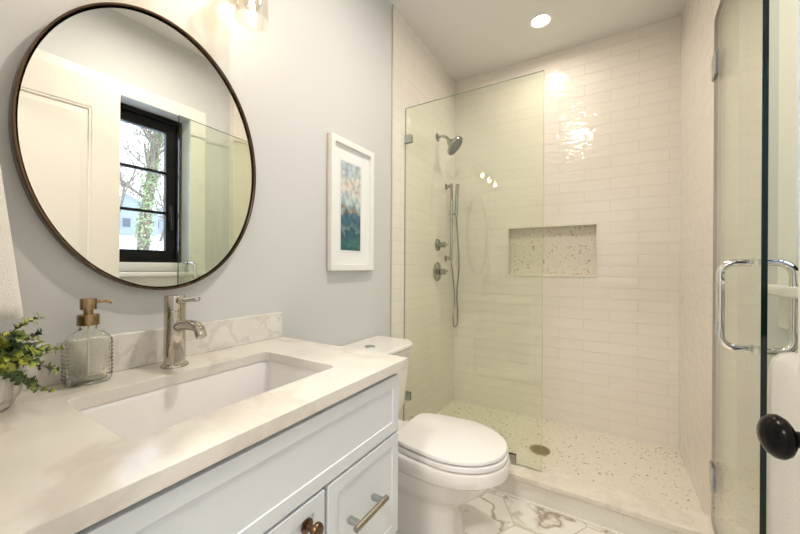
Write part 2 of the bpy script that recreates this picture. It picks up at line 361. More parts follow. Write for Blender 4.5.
WY0, WY1, WZ0, WZ1 = .43, 1.25, 1.075, 2.13
bm = B(); cells_box(bm, 'x', XR, 1.66, [-.09, WY0, WY1, 1.545], [0, WZ0, WZ1, CE], {(1, 1)}); struct('wall_right', bm, paint)
DX0, DX1, DZ = .62, 1.39, 2.13
bm = B(); cells_box(bm, 'y', YF-.12, YF, [-.15, DX0, DX1, XR+.18], [0, DZ, CE], {(1, 0)}); struct('wall_front', bm, paint)
bm = B()
for x0, x1 in ((DX0-.08, DX0), (DX1, DX1+.075)): box(bm, x0, x1, YF, YF+.0, 0, DZ)
bm.free(); bm = B(); cells_box(bm, 'y', YF-.13-.005, YF-.12, [DX0-.08, DX0, DX1, DX1+.08], [0, DZ, DZ+.08], {(1, 0)}); struct('trim_doorway', bm, white_trim)
# hall beyond the doorway, behind the camera
bm = B(); box(bm, -.3, 2.6, -1.9, -1.8, 0, CE); struct('wall_hall_far', bm, paint)
bm = B(); box(bm, -.3, -.2, -1.8, YF-.12, 0, CE); struct('wall_hall_left', bm, paint)
bm = B(); box(bm, 2.5, 2.6, -1.8, YF-.12, 0, CE); box(bm, 1.66, 2.5, YF-.15, YF-.12, 0, CE); struct('wall_hall_right', bm, paint)
# baseboards and metal tile edge
bm = B(); box(bm, 0, .014, .84, 1.632, 0, .13); struct('baseboard_left', bm, white_trim, bevel=.003)
bm = B(); box(bm, XR-.014, XR, .05, 1.545, 0, .13); struct('baseboard_right', bm, white_trim, bevel=.003)
bm = B(); box(bm, 0, .006, 1.625, 1.634, .13, CE); struct('trim_tile_edge', bm, mat('tile_edge_metal', (.62, .58, .50), .3, .6))

# shower floor, curb
bm = B(); box(bm, 0, XS, 1.72, YB, -.12, ZS); struct('floor_shower', bm, mosaic)
bm = B(); box(bm, 0.003, XS, 1.70, 1.81, 0, .092); struct('trim_curb_face', bm, tile_curb)
bm = B(); box(bm, 0.003, XS, 1.688, 1.825, .092, .117); struct('trim_curb_top', bm, curb_top, bevel=.002)
bm = B(); box(bm, 0.02, XS, 1.690, 1.70, 0, .006); struct('trim_curb_grout', bm, mat('grout_line', (.86, .83, .78), .6))

# ------------------------------------------------------------------ window
bm = B(); cells_box(bm, 'x', 1.575, 1.635, [WY0, WY0+.035, WY1-.035, WY1], [WZ0, WZ0+.085, WZ1-.035, WZ1], {(1, 1)})
win = struct('window_1', bm, black_frame, bevel=.003)
bm = B(); cells_box(bm, 'x', 1.590, 1.625, [WY0+.035, WY0+.095, WY1-.095, WY1-.035], [WZ0+.085, WZ0+.145, WZ1-.10, WZ1-.035], {(1, 1)}); obj('sash', bm, black_frame, win, bevel=.003)
bm = B(); box(bm, 1.606, 1.612, WY0+.09, WY1-.09, WZ0+.14, WZ1-.095); obj('pane', bm, pane_glass, win)
for z in (1.477, 1.753):
    bm = B(); box(bm, 1.596, 1.622, WY0+.094, WY1-.094, z-.009, z+.009); obj('muntin', bm, black_frame, win)
bm = B(); box(bm, 1.572, 1.590, WY1-.082, WY1-.052, 1.42, 1.53); box(bm, 1.555, 1.575, WY1-.074, WY1-.060, 1.36, 1.50); obj('window_handle', bm, mat('pewter_black', (.05, .05, .05), .3, .8), win, bevel=.003)
bm = B(); cells_box(bm, 'x', 1.462, XR+.001, [WY0-.105, WY0, WY1, WY1+.105], [WZ0, WZ1, WZ1+.085], {(1, 0)}); struct('trim_1', bm, white_trim, bevel=.003)
bm = B(); box(bm, 1.54, 1.575, WY0, WY1, WZ0, WZ0+.062); struct('trim_4', bm, white_trim, bevel=.003)
bm = B(); box(bm, 1.43, 1.576, WY0-.125, WY1+.125, WZ0-.028, WZ0); struct('trim_2', bm, white_trim, bevel=.006)
bm = B(); box(bm, 1.464, XR+.001, WY0-.105, WY1+.105, WZ0-.12, WZ0-.028); struct('trim_3', bm, white_trim, bevel=.004)

# ------------------------------------------------------------------ entry door (open against the right wall)
def leafbox(bm, s0, s1, t0, t1, z0, z1): return box(bm, t0, t1, s0, s1, z0, z1)
hx, hy = 1.384, .045; ang = math.atan2(1.317-hx, .802-hy)
door = thing('entry_door', 'open white panelled door with round black knob at the right edge', 'door', (hx, hy, 0))
L = .76; T = .036
def dobj(name, bm, m, parent=None, **k):
    bmesh.ops.rotate(bm, verts=bm.verts[:], cent=(0, 0, 0), matrix=Matrix.Rotation(-ang, 3, 'Z'))
    bmesh.ops.translate(bm, verts=bm.verts[:], vec=(hx, hy, 0)); return obj(name, bm, m, parent or door, **k)
bm = B(); pz = [.012, .24, .92, 1.05, 1.955, 2.112]; cells_box(bm, 'x', 0, T, [0, .12, L-.12, L], pz, {(1, 1), (1, 3)})
slab = dobj('door_slab', bm, door_m, bevel=.002)
for z0, z1 in ((.24, .92), (1.05, 1.955)):
    bm = B(); box(bm, .010, T-.010, .118, L-.118, z0-.002, z1+.002)
    rings(bm, [[(.010, .135, z0+.015), (.010, L-.135, z0+.015), (.010, L-.135, z1-.015), (.010, .135, z1-.015)], [(.004, .165, z0+.045), (.004, L-.165, z0+.045), (.004, L-.165, z1-.045), (.004, .165, z1-.045)]], cap0=False)
    dobj('door_panel', bm, door_m)
    bm = B(); cells_box(bm, 'x', .003, .012, [.119, .132, L-.132, L-.119], [z0-.001, z0+.012, z1-.012, z1+.001], {(1, 1)}); dobj('panel_moulding', bm, door_m, bevel=.003)
KS, KZ = L-.075, .868
bm = B(); lathe(bm, (0, KS, KZ), (-1, 0, 0), [(0, .032), (.004, .032), (.008, .027), (.008, .0), ], 36); lathe(bm, (0, KS, KZ), (-1, 0, 0), [(.004, .0125), (.034, .0115), (.040, .013)], 24)
lathe(bm, (-.036, KS, KZ), (-1, 0, 0), [(0, .011), (.003, .020), (.008, .0275), (.015, .0315), (.022, .0305), (.029, .025), (.034, .016), (.036, .004)], 36)
dobj('door_knob', bm, black, smooth=True)

# ------------------------------------------------------------------ vanity
VY0, VY1, VX = .04, .815, .535
van = thing('vanity_cabinet', 'white shaker vanity cabinet under the stone counter', 'cabinet', (VX/2, (VY0+VY1)/2, 0))
bm = B(); box(bm, .005, VX-.05, VY0+.01, VY1-.01, 0.0, .10)
cells_box(bm, 'z', .10, .105, [.005, VX], [VY0, VY1], set())
box(bm, .005, VX, VY1-.018, VY1, .10, .824); box(bm, .005, VX, VY0, VY0+.018, .10, .824); box(bm, .005, .02, VY0+.018, VY1-.018, .105, .824)
box(bm, VX-.02, VX, VY0+.018, VY1-.018, .105, .824)
obj('body', bm, cab_m, van)
def shaker(name, y0, y1, z0, z1, parent=van, rail=.030, label=None):
    bm = B(); x0, x1 = VX+.001, VX+.021
    cells_box(bm, 'x', x0, x1, [y0, y0+rail, y1-rail, y1], [z0, z0+rail, z1-rail, z1], {(1, 1)})
    box(bm, x0, x1-.0035, y0+rail-.001, y1-rail+.001, z0+rail-.001, z1-rail+.001)
    return obj(name, bm, cab_m, parent, bevel=.0012)
shaker('false_front', .092, .812, .662, .816)
dr1 = shaker('drawer', .530, .812, .378, .655); dr2 = shaker('drawer', .530, .812, .112, .372)
do1 = shaker('cabinet_door', .212, .520, .112, .655)
shaker('drawer', .092, .206, .378, .655); shaker('drawer', .092, .206, .112, .372)
grip_m = mat('satin_brass_bar', (.46, .42, .35), .25, 1)
def pull(z, parent):
    x = VX+.021; bm = B(); cyl(bm, (x+.032, .583, z), (x+.032, .706, z), .0070, seg=20); h = obj('handle', bm, grip_m, parent, smooth=True)
    for y in (.600, .690):
        bm = B(); box(bm, x, x+.028, y-.006, y+.006, z-.006, z+.006); obj('handle_post', bm, satin, h, bevel=.001)
pull(.542, dr1); pull(.262, dr2)
bm = B(); lathe(bm, (VX+.021, .470, .612), (1, 0, 0), [(0, .014), (.003, .014), (.005, .007), (.017, .006), (.021, .012), (.024, .0155), (.030, .0155), (.033, .013), (.034, .004)], 32); obj('knob', bm, knob_br, do1, smooth=True)

# counter top with rounded cut-out for the basin
def counter():
    bm = B(); x0, x1, y0, y1 = .0, .563, YF+.002, .852; hole = rrect(.157, .445, .222, .678, .022, 6); zt, zb = .854, .827
    n = len(hole); outer = []
    for (px, py) in hole:   # project hole vertices outward to the slab rectangle
        cx, cy = .301, .45; dx, dy = px-cx, py-cy
        t = min((((x1 if dx > 0 else x0)-cx)/dx) if abs(dx) > 1e-6 else 1e9, (((y1 if dy > 0 else y0)-cy)/dy) if abs(dy) > 1e-6 else 1e9)
        outer.append([cx+dx*t, cy+dy*t])
    # snap nearest outer vertices to corners
    for cxy in ((x0, y0), (x1, y0), (x1, y1), (x0, y1)):
        k = min(range(n), key=lambda i: (outer[i][0]-cxy[0])**2+(outer[i][1]-cxy[1])**2); outer[k] = list(cxy)
    R = []
    for z, pts in ((zb, outer), (zt, outer), (zt, hole), (zb, hole)): R.append([bm.verts.new((p[0], p[1], z)) for p in pts])
    for a, b in ((0, 1), (1, 2), (2, 3), (3, 0)):
        for i in range(n):
            j = (i+1) % n; bm.faces.new((R[a][i], R[a][j], R[b][j], R[b][i]))
    return bm
ct = obj('countertop', counter(), quartz, bevel=.0015); tag(ct, 'cream veined stone vanity counter with rectangular sink cut-out', 'countertop')
bm = B(); box(bm, .0005, .02, YF+.002, .853, .8545, .945); tag(obj('backsplash', bm, quartz_b, bevel=.0015), 'low stone backsplash strip along the wall behind the faucet', 'backsplash')
# basin
bs = thing('undermount_sink', 'white rectangular undermount sink set below the counter', 'sink', (.301, .45, .70))
bm = B(); prof = [(-.010, .8262, .020), (-.003, .8262, .020), (.002, .815, .022), (.006, .74, .030), (.014, .705, .04), (.034, .692, .055), (.10, .688, .04)]
rs = [[(p[0], p[1], z) for p in rrect(.157+o, .445-o, .222+o, .678-o, min(r, .13), 6)] for o, z, r in prof]
rings(bm, rs, cap0=False, cap1=True)
rs = [[(p[0], p[1], z) for p in rrect(.157+o, .445-o, .222+o, .678-o, r, 6)] for o, z, r in ((-.010, .8262, .020), (-.010, .80, .02), (.0, .69, .04), (.03, .675, .05))]
rings(bm, rs, cap0=False, cap1=True)
obj('basin', bm, basin_m, bs, smooth=True, recalc=False)
bm = B(); lathe(bm, (.301, .45, .6882), (0, 0, 1), [(0, .022), (.003, .022), (.004, .018), (.002, .016), (.006, .012), (.007, .002)], 28); obj('drain', bm, chrome, bs, smooth=True)

# faucet
fx, fy = .085, .453
fa = thing('faucet', 'polished single-lever sink faucet standing on the counter', 'faucet', (fx, fy, .854))
bm = B(); lathe(bm, (fx, fy, .8545), (0, 0, 1), [(0, .0315), (.004, .0315), (.007, .029), (.008, .0245)], 40); obj('base_ring', bm, nickel, fa, smooth=True)
bm = B(); lathe(bm, (fx, fy, .861), (0, 0, 1), [(0, .0245), (.138, .0245), (.139, .0235), (.141, .0235), (.142, .0245), (.176, .0245), (.178, .0235), (.178, .001)], 48); obj('column', bm, nickel, fa, smooth=True)
bm = B(); pts = spline([(fx+.018, fy, .958), (fx+.055, fy, .966), (fx+.095, fy, .968), (fx+.116, fy, .962), (fx+.128, fy, .944)], 8); n = len(pts)
tube(bm, pts, .0, 24, [.0135-.001*i/n for i in range(n)]); obj('spout', bm, nickel, fa, smooth=True)
bm = B(); tube(bm, [(fx+.02, fy, 1.027), (fx+.05, fy, 1.028), (fx+.098, fy, 1.034)], .0048, 16); lathe(bm, (fx+.096, fy, 1.0337), (1, 0, .1), [(0, .005), (.001, .0065), (.014, .0065), (.016, .004)], 20)
cyl(bm, (fx+.018, fy, 1.0265), (fx+.036, fy, 1.0275), .0095); obj('lever', bm, nickel, fa, smooth=True)

# soap dispenser
sx, sy = .064, .285
so = thing('soap_dispenser', 'oval embossed glass soap bottle with brass pump on the counter', 'soap dispenser', (sx, sy, .854))
def oval_rings(prof, seg=96, bump=0.0):
    rs = []
    for z, hy_, hx_ in prof:
        ring = []
        for k in range(seg):
            a = 2*PI*k/seg; q = 1+0*a; c, s = math.cos(a), math.sin(a)
            e = 2/2.6; px = math.copysign(abs(c)**e, c)*hx_; py = math.copysign(abs(s)**e, s)*hy_
            f = 1.0
            if bump and z > .866 and z < .952:
                u = (k/seg)*24; v = (z-.854)/.0085
                f += bump*max(0, math.cos(PI*(u+v))*math.cos(PI*(u-v)))
            ring.append((sx+px*f, sy+py*f, z))
        rs.append(ring)
    return rs
prof = [(.8555, .034, .019), (.857, .039, .024), (.862, .041, .026)]
z = .866
while z < .944: prof.append((z, .0415, .0265)); z += .00125
prof += [(.946, .0412, .0262), (.954, .039, .0248), (.962, .033, .022), (.968, .025, .018), (.972, .0175, .0155), (.976, .0148, .0145), (.984, .0142, .0142)]
bm = B(); rings(bm, oval_rings(prof, 240, .05), cap0=True, cap1=True)
inner = [(.860, .034, .019), (.868, .0375, .0225), (.942, .0378, .0228), (.952, .036, .0215), (.960, .030, .0185), (.968, .020, .014), (.976, .011, .011), (.983, .0105, .0105)]
bo = obj('bottle', bm, bottle_m, so, smooth=True)
bm = B(); rings(bm, oval_rings(inner, 48)[::-1], cap0=True, cap1=True); bmesh.ops.recalc_face_normals(bm, faces=bm.faces[:]); bmesh.ops.reverse_faces(bm, faces=bm.faces[:]); obj('bottle_inside', bm, bottle_m, bo, smooth=True, recalc=False)
bm = B(); lathe(bm, (sx, sy, .9835), (0, 0, 1), [(0, .0195), (.022, .0195), (.0235, .018), (.0235, .008)], 36); co = obj('collar', bm, brass, so, smooth=True)
bm = B(); cyl(bm, (sx, sy, 1.006), (sx, sy, 1.02), .0085); lathe(bm, (sx, sy, 1.018), (0, 0, 1), [(0, .0145), (.023, .0145), (.0245, .0135), (.0245, .001)], 32)
dn = Vector((.25, .97, 0)).normalized(); p0 = Vector((sx, sy, 1.034))
tube(bm, spline([p0+dn*.012, p0+dn*.026+Vector((0,0,.001)), p0+dn*.036, p0+dn*.040+Vector((0,0,-.004))], 5), .0034, 12); obj('pump_head', bm, brass, so, smooth=True)
bm = B(); cyl(bm, (sx, sy, .868), (sx, sy, .985), .0025, seg=10); obj('dip_tube', bm, soap_m, so)

# potted plant
px_, py_ = .100, .118
pp = thing('potted_plant', 'bushy green plant in a small marbled white pot', 'plant', (px_, py_, .854))
bm = B(); lathe(bm, (px_, py_, .8545), (0, 0, 1), [(0, .040), (.004, .046), (.025, .060), (.055, .066), (.085, .064), (.092, .062), (.092, .058), (.080, .058), (.078, .001)], 48); obj('pot', bm, pot_mat(), pp, smooth=True)
soilm = mat('potting_soil', (.05, .04, .03), .95)
bm = B(); lathe(bm, (px_, py_, .930), (0, 0, 1), [(0, .052), (.004, .05), (.006, .001)], 24); obj('soil', bm, soilm, pp)
lm = noise_col(mat('leaf_green', (.2, .3, .03), .45), 24, [(.34, (.015, .035, .012)), (.46, (.06, .11, .02)), (.54, (.30, .36, .04)), (.68, (.60, .62, .12))], 2)
ls = B(); st = B()
def leaf(bm, p, d, up, L_, w):
    d = d.normalized(); s = d.cross(up).normalized(); nn = s.cross(d); rows = []
    for t, ww, h in ((0, .15, 0), (.25, .8, .06), (.55, 1, .05), (.82, .72, -.02), (1, .12, -.12)):
        c = p+d*L_*t+nn*L_*h; rows.append([bm.verts.new(c-s*w*ww*.5+nn*.12*w*ww), bm.verts.new(c), bm.verts.new(c+s*w*ww*.5+nn*.12*w*ww)])
    for a, b in zip(rows, rows[1:]):
        for i in (0, 1): bm.faces.new((a[i], a[i+1], b[i+1], b[i]))
tips = [(.215, .195, .905), (.19, .225, .925), (.165, .21, 1.02), (.145, .215, .985), (.20, .20, .965), (.12, .20, 1.03), (.16, .24, .955), (.22, .15, .93), (.23, .12, .97), (.21, .10, .92), (.16, .20, .90), (.10, .22, .97), (.18, .16, .99), (.20, .06, .96), (.14, .05, .98), (.22, .17, .95), (.085, .215, .94), (.175, .19, .945), (.19, .13, .94), (.15, .15, .99), (.13, .24, .91), (.205, .215, .89), (.12, .14, .975), (.17, .10, 1.0), (.10, .09, .98), (.08, .17, .985), (.065, .13, .97), (.18, .215, .96)]
for tx, ty, tz in tips:
    ty = ty-.022 if ty > .17 else ty; tx = tx-.01; tz = min(tz, .985) if tx < .15 and ty < .19 else tz
    o = Vector((px_+rnd.uniform(-.025, .025), py_+rnd.uniform(-.025, .025), .932)); tp = Vector((tx, ty, tz))
    midp = (o+tp)/2+Vector((0, 0, .018)); P = spline([o, midp, tp], 6); tube(st, P, .001, 6, [.0013-.0008*i/len(P) for i in range(len(P))])
    for i in range(3, len(P)):
        t = (P[i]-P[i-1]).normalized()
        for k in range(3 if i > 4 else 2):
            a = rnd.uniform(0, 2*PI); _, u, v = basis(t); rad = u*math.cos(a)+v*math.sin(a); L_ = rnd.uniform(.008, .014)
            leaf(ls, P[i], rad+t*rnd.uniform(.3, .9)+Vector((0, 0, .2)), t+Vector((rnd.uniform(-.2, .2), 0, .5)), L_, L_*.75)
for k in range(170):   # dense core
    a = rnd.uniform(0, 2*PI); r = rnd.uniform(.0, .075); p = Vector((px_+.015+r*math.cos(a), py_+.01+r*math.sin(a), rnd.uniform(.94, .975)-r*.15))
    if p.x < .035: p.x = .035
    L_ = rnd.uniform(.013, .022); leaf(ls, p, Vector((math.cos(a)+rnd.uniform(-.4, .4), math.sin(a)+rnd.uniform(-.4, .4), rnd.uniform(-.2, .8))), Vector((rnd.uniform(-.3, .3), .0, 1)), L_, L_*.85)
obj('stems', st, mat('stem_brown', (.10, .08, .03), .7), pp); obj('foliage', ls, lm, pp, smooth=True, recalc=False)
for p in bpy.data.objects['foliage'].data.polygons: p.use_smooth = True

# ------------------------------------------------------------------ mirror
MY, MZ, MA, MB_ = .452, 1.418, .277, .367
mi = thing('wall_mirror', 'large round wall mirror in a thin bronze frame above the sink', 'mirror', (.0, MY, MZ))
def ell(x, da, seg=128): return [(x, MY+(MA+da)*math.cos(2*PI*k/seg), MZ+(MB_+da)*math.sin(2*PI*k/seg)) for k in range(seg)]
bm = B(); rings(bm, [ell(.006, -.009), ell(.024, -.009)]); obj('mirror_glass', bm, mirror_m, mi)
bm = B(); rings(bm, [ell(.002, -.009), ell(.002, -.001), ell(.004, 0), ell(.032, 0), ell(.034, -.001), ell(.034, -.004), ell(.033, -.005), ell(.0245, -.0055)], False, False, closed=True); obj('mirror_frame', bm, bronze, mi, smooth=True)

# picture
PY0, PY1, PZ0, PZ1 = 1.104, 1.421, 1.099, 1.704
pc = thing('framed_picture', 'tall white framed abstract sea print above the toilet', 'picture', (0, (PY0+PY1)/2, PZ0))
bm = B(); cells_box(bm, 'x', .002, .030, [PY0, PY0+.026, PY1-.026, PY1], [PZ0, PZ0+.028, PZ1-.028, PZ1], {(1, 1)}); obj('frame', bm, frame_w, pc, bevel=.0015)
bm = B(); box(bm, .003, .011, PY0-.002, PY0, PZ0, PZ1); obj('frame_side', bm, frame_gold, pc)
bm = B(); box(bm, .004, .014, PY0+.024, PY1-.024, PZ0+.026, PZ1-.026); mb = obj('mat_board', bm, paper, pc)
bm = B(); box(bm, .0135, .0148, 1.172, 1.336, 1.184, 1.616); obj('print_margin', bm, mat('print_margin', (.80, .82, .82), .8), mb)
bm = B(); box(bm, .014, .0156, 1.182, 1.326, 1.194, 1.606); obj('print', bm, art_mat(), mb)

# ------------------------------------------------------------------ vanity light
vl = thing('vanity_light', 'wall light with three clear glass shades above the mirror', 'light', (0, .45, 2.02))
bm = B(); box(bm, .001, .022, .33, .57, 1.985, 2.055); obj('backplate', bm, nickel, vl, bevel=.003)
bm = B(); cyl(bm, (.045, .20, 2.02), (.045, .70, 2.02), .009); cyl(bm, (.02, .45, 2.02), (.045, .45, 2.02), .009); obj('bar', bm, nickel, vl, smooth=True)
for y in (.255, .45, .645):
    bm = B(); tube(bm, spline([(.045, y, 2.02), (.085, y, 2.022), (.115, y, 2.022), (.125, y, 2.014)], 5), .0075); lathe(bm, (.125, y, 2.015), (0, 0, -1), [(0, .012), (.003, .022), (.035, .022), (.036, .012)], 28); obj('socket_arm', bm, nickel, vl, smooth=True)
    bm = B(); lathe(bm, (.125, y, 1.990), (0, 0, -1), [(0, .023), (.003, .040), (.014, .048), (.124, .049), (.125, .048), (.124, .0465), (.016, .0455), (.006, .038), (.003, .023)], 48, False, False); obj('glass_shade', bm, shade_glass, vl, smooth=True)
    bm = B(); lathe(bm, (.125, y, 1.980), (0, 0, -1), [(0, .011), (.012, .012), (.035, .021), (.055, .026), (.072, .022), (.082, .012), (.086, .002)], 28); bu = obj('bulb', bm, shade_glass, vl, smooth=True)
    bm = B()
    for k in range(4):
        a = k*PI/2; tube(bm, [(.125+.004*math.cos(a), y+.004*math.sin(a), 1.955), (.125+.009*math.cos(a), y+.009*math.sin(a), 1.905)], .0013, 6)
    obj('filament', bm, fil_m, bu)
    lamp('vanity_bulb_light', 'POINT', (.125, y, 1.925), E_VAN, (1, .79, .56), .016, parent=vl)

# ceiling lights
def downlight(x, y, label, e):
    d = thing('recessed_downlight', label, 'light', (x, y, CE))
    bm = B(); lathe(bm, (x, y, CE-.001), (0, 0, -1), [(-.0, .066), (.004, .064), (.006, .056), (.002, .050), (.0, .049)], 40, False, False); obj('trim_ring', bm, white_trim, d, smooth=True)
    bm = B(); lathe(bm, (x, y, CE-.002), (0, 0, -1), [(0, .050), (.002, .048), (.003, .001)], 32); obj('lens', bm, lens_m, d)
    lamp('downlight_beam', 'AREA', (x, y, CE-.012), e, (1, .90, .78), .09, parent=d, spread=math.radians(172))
downlight(.708, 2.195, 'round recessed downlight in the ceiling over the shower', E_CAN)
downlight(.80, .95, 'round recessed downlight in the ceiling over the bathroom floor', E_ROOM)
hl = thing('hall_fill_lamp', 'added fill lamp on the unseen hall ceiling behind the doorway', 'light', (1.0, -.95, CE))  # added lamp, out of view: soft fill through the doorway from behind the camera
bm = B(); lathe(bm, (1.0, -.95, CE-.001), (0, 0, -1), [(0, .16), (.02, .16), (.03, .14), (.03, .001)], 40); obj('fill_housing', bm, white_trim, hl, smooth=True)
bm = B(); lathe(bm, (1.0, -.95, CE-.032), (0, 0, -1), [(0, .14), (.02, .12), (.035, .06), (.04, .001)], 40); obj('fill_diffuser', bm, emit('hall_fill_glow', (1, .93, .84), 6), hl)
lamp('hall_fill_light', 'AREA', (1.0, -.95, CE-.08), E_FILL, (1, .93, .84), .28, parent=hl)

# ------------------------------------------------------------------ toilet
TY = 1.265
to = thing('toilet', 'white two-piece toilet between the vanity and the shower curb', 'toilet', (.4, TY, 0))
def egg(x0, x1, hw, rear=.80, seg=64, ex=2.0, xm=.52, rx=5.0):
    """egg outline: long rounded front, squarer rear"""
    pts = []; xc = x0+(x1-x0)*xm
    for k in range(seg):
        a = 2*PI*k/seg; c, s = math.cos(a), math.sin(a)
        if c >= 0: e = 2/ex; px = xc+(x1-xc)*abs(c)**e; py = hw*math.copysign(abs(s)**e, s)
        else:
            e = 2/rx; px = xc-(xc-x0)*abs(c)**e; t = (xc-px)/(xc-x0); py = hw*math.copysign(abs(s)**e, s)*(1-(1-rear)*t**2)
        pts.append((px, TY+py))
    return pts
bm = B(); rs = []
for z, x0, x1, hw, ex in ((0, .22, .575, .105, 4), (.015, .22, .575, .105, 4), (.02, .225, .568, .100, 4), (.10, .235, .560, .093, 3.6), (.17, .24, .560, .092, 3.0), (.205, .24, .580, .100, 2.5), (.235, .24, .625, .122, 2.2), (.28, .24, .680, .147, 2.1), (.325, .245, .712, .160, 2.05), (.342, .25, .728, .168, 2.05), (.348, .25, .744, .180, 2.05), (.355, .25, .753, .184, 2.05), (.390, .25, .756, .185, 2.05), (.400, .255, .750, .181, 2.05), (.402, .265, .74, .165, 2.05)):
    rs.append([(p[0], p[1], z) for p in egg(x0, x1, hw, ex=ex)])
rings(bm, rs); bowl = obj('bowl', bm, porc, to, smooth=True)
bm = B()
tube(bm, spline([(.10, TY, .36), (.16, TY, .32), (.24, TY, .27), (.34, TY, .20), (.30, TY, .12), (.22, TY, .06), (.20, TY, .0)], 6), .1, 24, None); 
bm.free(); bm = B(); rs = []
for z, x0, x1, hw in ((0, .10, .40, .098), (.02, .10, .40, .095), (.06, .14, .40, .072), (.18, .13, .40, .074), (.26, .09, .42, .095), (.33, .06, .42, .118), (.375, .04, .42, .125), (.385, .045, .42, .12)):
    rs.append([(p[0], p[1]+TY, z) for p in rrect(x0, x1, -hw, hw, .045, 6)])
rings(bm, rs); obj('trapway', bm, porc, to, smooth=True)
def plate(name, x0, x1, hw, z0, z1, m, par, xr=.74, r=.004):
    bm = B(); rs = []
    for z, o in ((z0, r*.6), (z0+r*.5, 0), (z1-r, 0), (z1-r*.3, r*.35), (z1, r), ):
        rs.append([(p[0], p[1], z) for p in egg(x0+o, x1-o, hw-o, xr, 128, 2.05, .50, 11.0)])
    rings(bm, rs); return obj(name, bm, m, par, smooth=True)
plate('seat', .318, .748, .174, .405, .424, seat_m, to); plate('lid', .320, .744, .172, .428, .445, seat_m, to, r=.006)
for s in (-1, 1):
    bm = B(); box(bm, .296, .326, TY+s*.070-.012, TY+s*.070+.012, .403, .438); cyl(bm, (.304, TY+s*.070-.016, .424), (.300, TY+s*.070+.016, .424), .008); obj('hinge', bm, chrome, to, bevel=.002)
bm = B(); rs = []
for z, x0, x1, hw, r in ((.372, .03, .185, .165, .04), (.385, .018, .200, .178, .04), (.45, .012, .212, .190, .035), (.60, .008, .220, .205, .03), (.716, .006, .226, .214, .03)):
    rs.append([(p[0], p[1]+TY, z) for p in rrect(x0, x1, -hw, hw, r, 6)])
rings(bm, rs); obj('tank', bm, porc, to, smooth=True)
def cham(x0, x1, hw, c): return [(x0, -hw+.008), (x0+.008, -hw), (x1-c, -hw), (x1-.010, -hw+c-.01), (x1, -hw+c+.012), (x1, hw-c-.012), (x1-.010, hw-c+.01), (x1-c, hw), (x0+.008, hw), (x0, hw-.008)]
bm = B(); rs = []
for z, o, cc in ((.716, .016, .05), (.722, .012, .05), (.732, .001, .052), (.742, 0, .052), (.747, .003, .052), (.748, .008, .05)):
    rs.append([(p[0], p[1]+TY, z) for p in cham(.004+min(o, .002), .252-o, .236-o, cc)])
rings(bm, rs); obj('tank_lid', bm, porc, to, bevel=.002)
bm = B(); lathe(bm, (.124, TY, .7485), (0, 0, 1), [(0, .024), (.003, .023), (.004, .019), (.003, .018), (.003, .001)], 32); obj('flush_button', bm, satin, to, smooth=True)

# ------------------------------------------------------------------ shower glass and hardware
GY = 1.78
def glass_box(x0, x1, y0, y1, z0, z1, thin):
    bm = B(); fs = box(bm, x0, x1, y0, y1, z0, z1)
    bm.normal_update()
    for f in fs:
        f.material_index = 0 if abs(f.normal['xyz'.index(thin)]) > .9 else 1
    return bm
fp = thing('shower_screen', 'fixed clear glass shower panel clamped to the curb and wall', 'shower screen', (.4, GY, .12))
obj('glass_panel', glass_box(.006, .790, GY-.005, GY+.005, .121, 2.085, 'y'), [shower_glass, panel_edge], fp)
for z in (1.894, .335):
    bm = B(); box(bm, .0035, .050, GY-.011, GY-.0052, z-.024, z+.024); box(bm, .0035, .050, GY+.0052, GY+.011, z-.024, z+.024); obj('clamp', bm, satin, fp, bevel=.001)
bm = B(); box(bm, .618, .668, GY-.011, GY-.0052, .118, .165); box(bm, .618, .668, GY+.0052, GY+.011, .118, .165); obj('clamp', bm, chrome_d, fp, bevel=.001)
bm = B(); box(bm, .0035, .0058, GY-.004, GY+.004, .13, 2.08); obj('seal', bm, rubber, fp)

# shower door, opened out into the room
gd = thing('shower_door', 'open clear glass shower door with chrome pull handle', 'shower door', (1.424, 1.785, .12))
ga = math.atan2(1.376-1.421, 1.785-1.150); GL = .644
def gobj(name, bm, m, parent=None, **k):   # local: s along the door from the hinge (0) to the free edge, built along -y
    bmesh.ops.rotate(bm, verts=bm.verts[:], cent=(0, 0, 0), matrix=Matrix.Rotation(ga, 3, 'Z')); bmesh.ops.translate(bm, verts=bm.verts[:], vec=(1.419, 1.782, 0))
    return obj(name, bm, m, parent or gd, **k)
gobj('glass_panel', glass_box(-.0055, .0055, -GL-.008, -.008, .127, 2.095, 'x'), [shower_glass, glass_edge])
for z in (1.905, .312):
    bm = B()
    for x0, x1 in ((-.0125, -.0062), (.0062, .0068)): box(bm, x0, x1, -.062, -.004, z-.045, z+.045)
    box(bm, -.010, .0065, -.004, .010, z-.045, z+.045); gobj('hinge', bm, satin, bevel=.001)
def dpull(side):
    s = -1 if side < 0 else 1; x0 = s*.0065; p = .066; z0, z1 = .912, 1.134; c = -.580; r = .030
    P = [(x0, c, z1)]
    P += [(s*(p-r), c, z1)] + [(s*(p-r+r*math.sin(a)), c, z1-r+r*math.cos(a)) for a in [PI/2*k/8 for k in range(1, 9)]]
    P += [(s*(p-r+r*math.cos(a)), c, z0+r-r*math.sin(a)) for a in [PI/2*k/8 for k in range(0, 9)]] + [(x0, c, z0)]
    bm = B(); tube(bm, P, .0095, 20)
    for z in (z0, z1): lathe(bm, (x0, c, z), (s, 0, 0), [(0, .0125), (.004, .0125), (.006, .0095)], 24)
    gobj('pull_handle', bm, chrome, smooth=True)
dpull(-1); dpull(1)

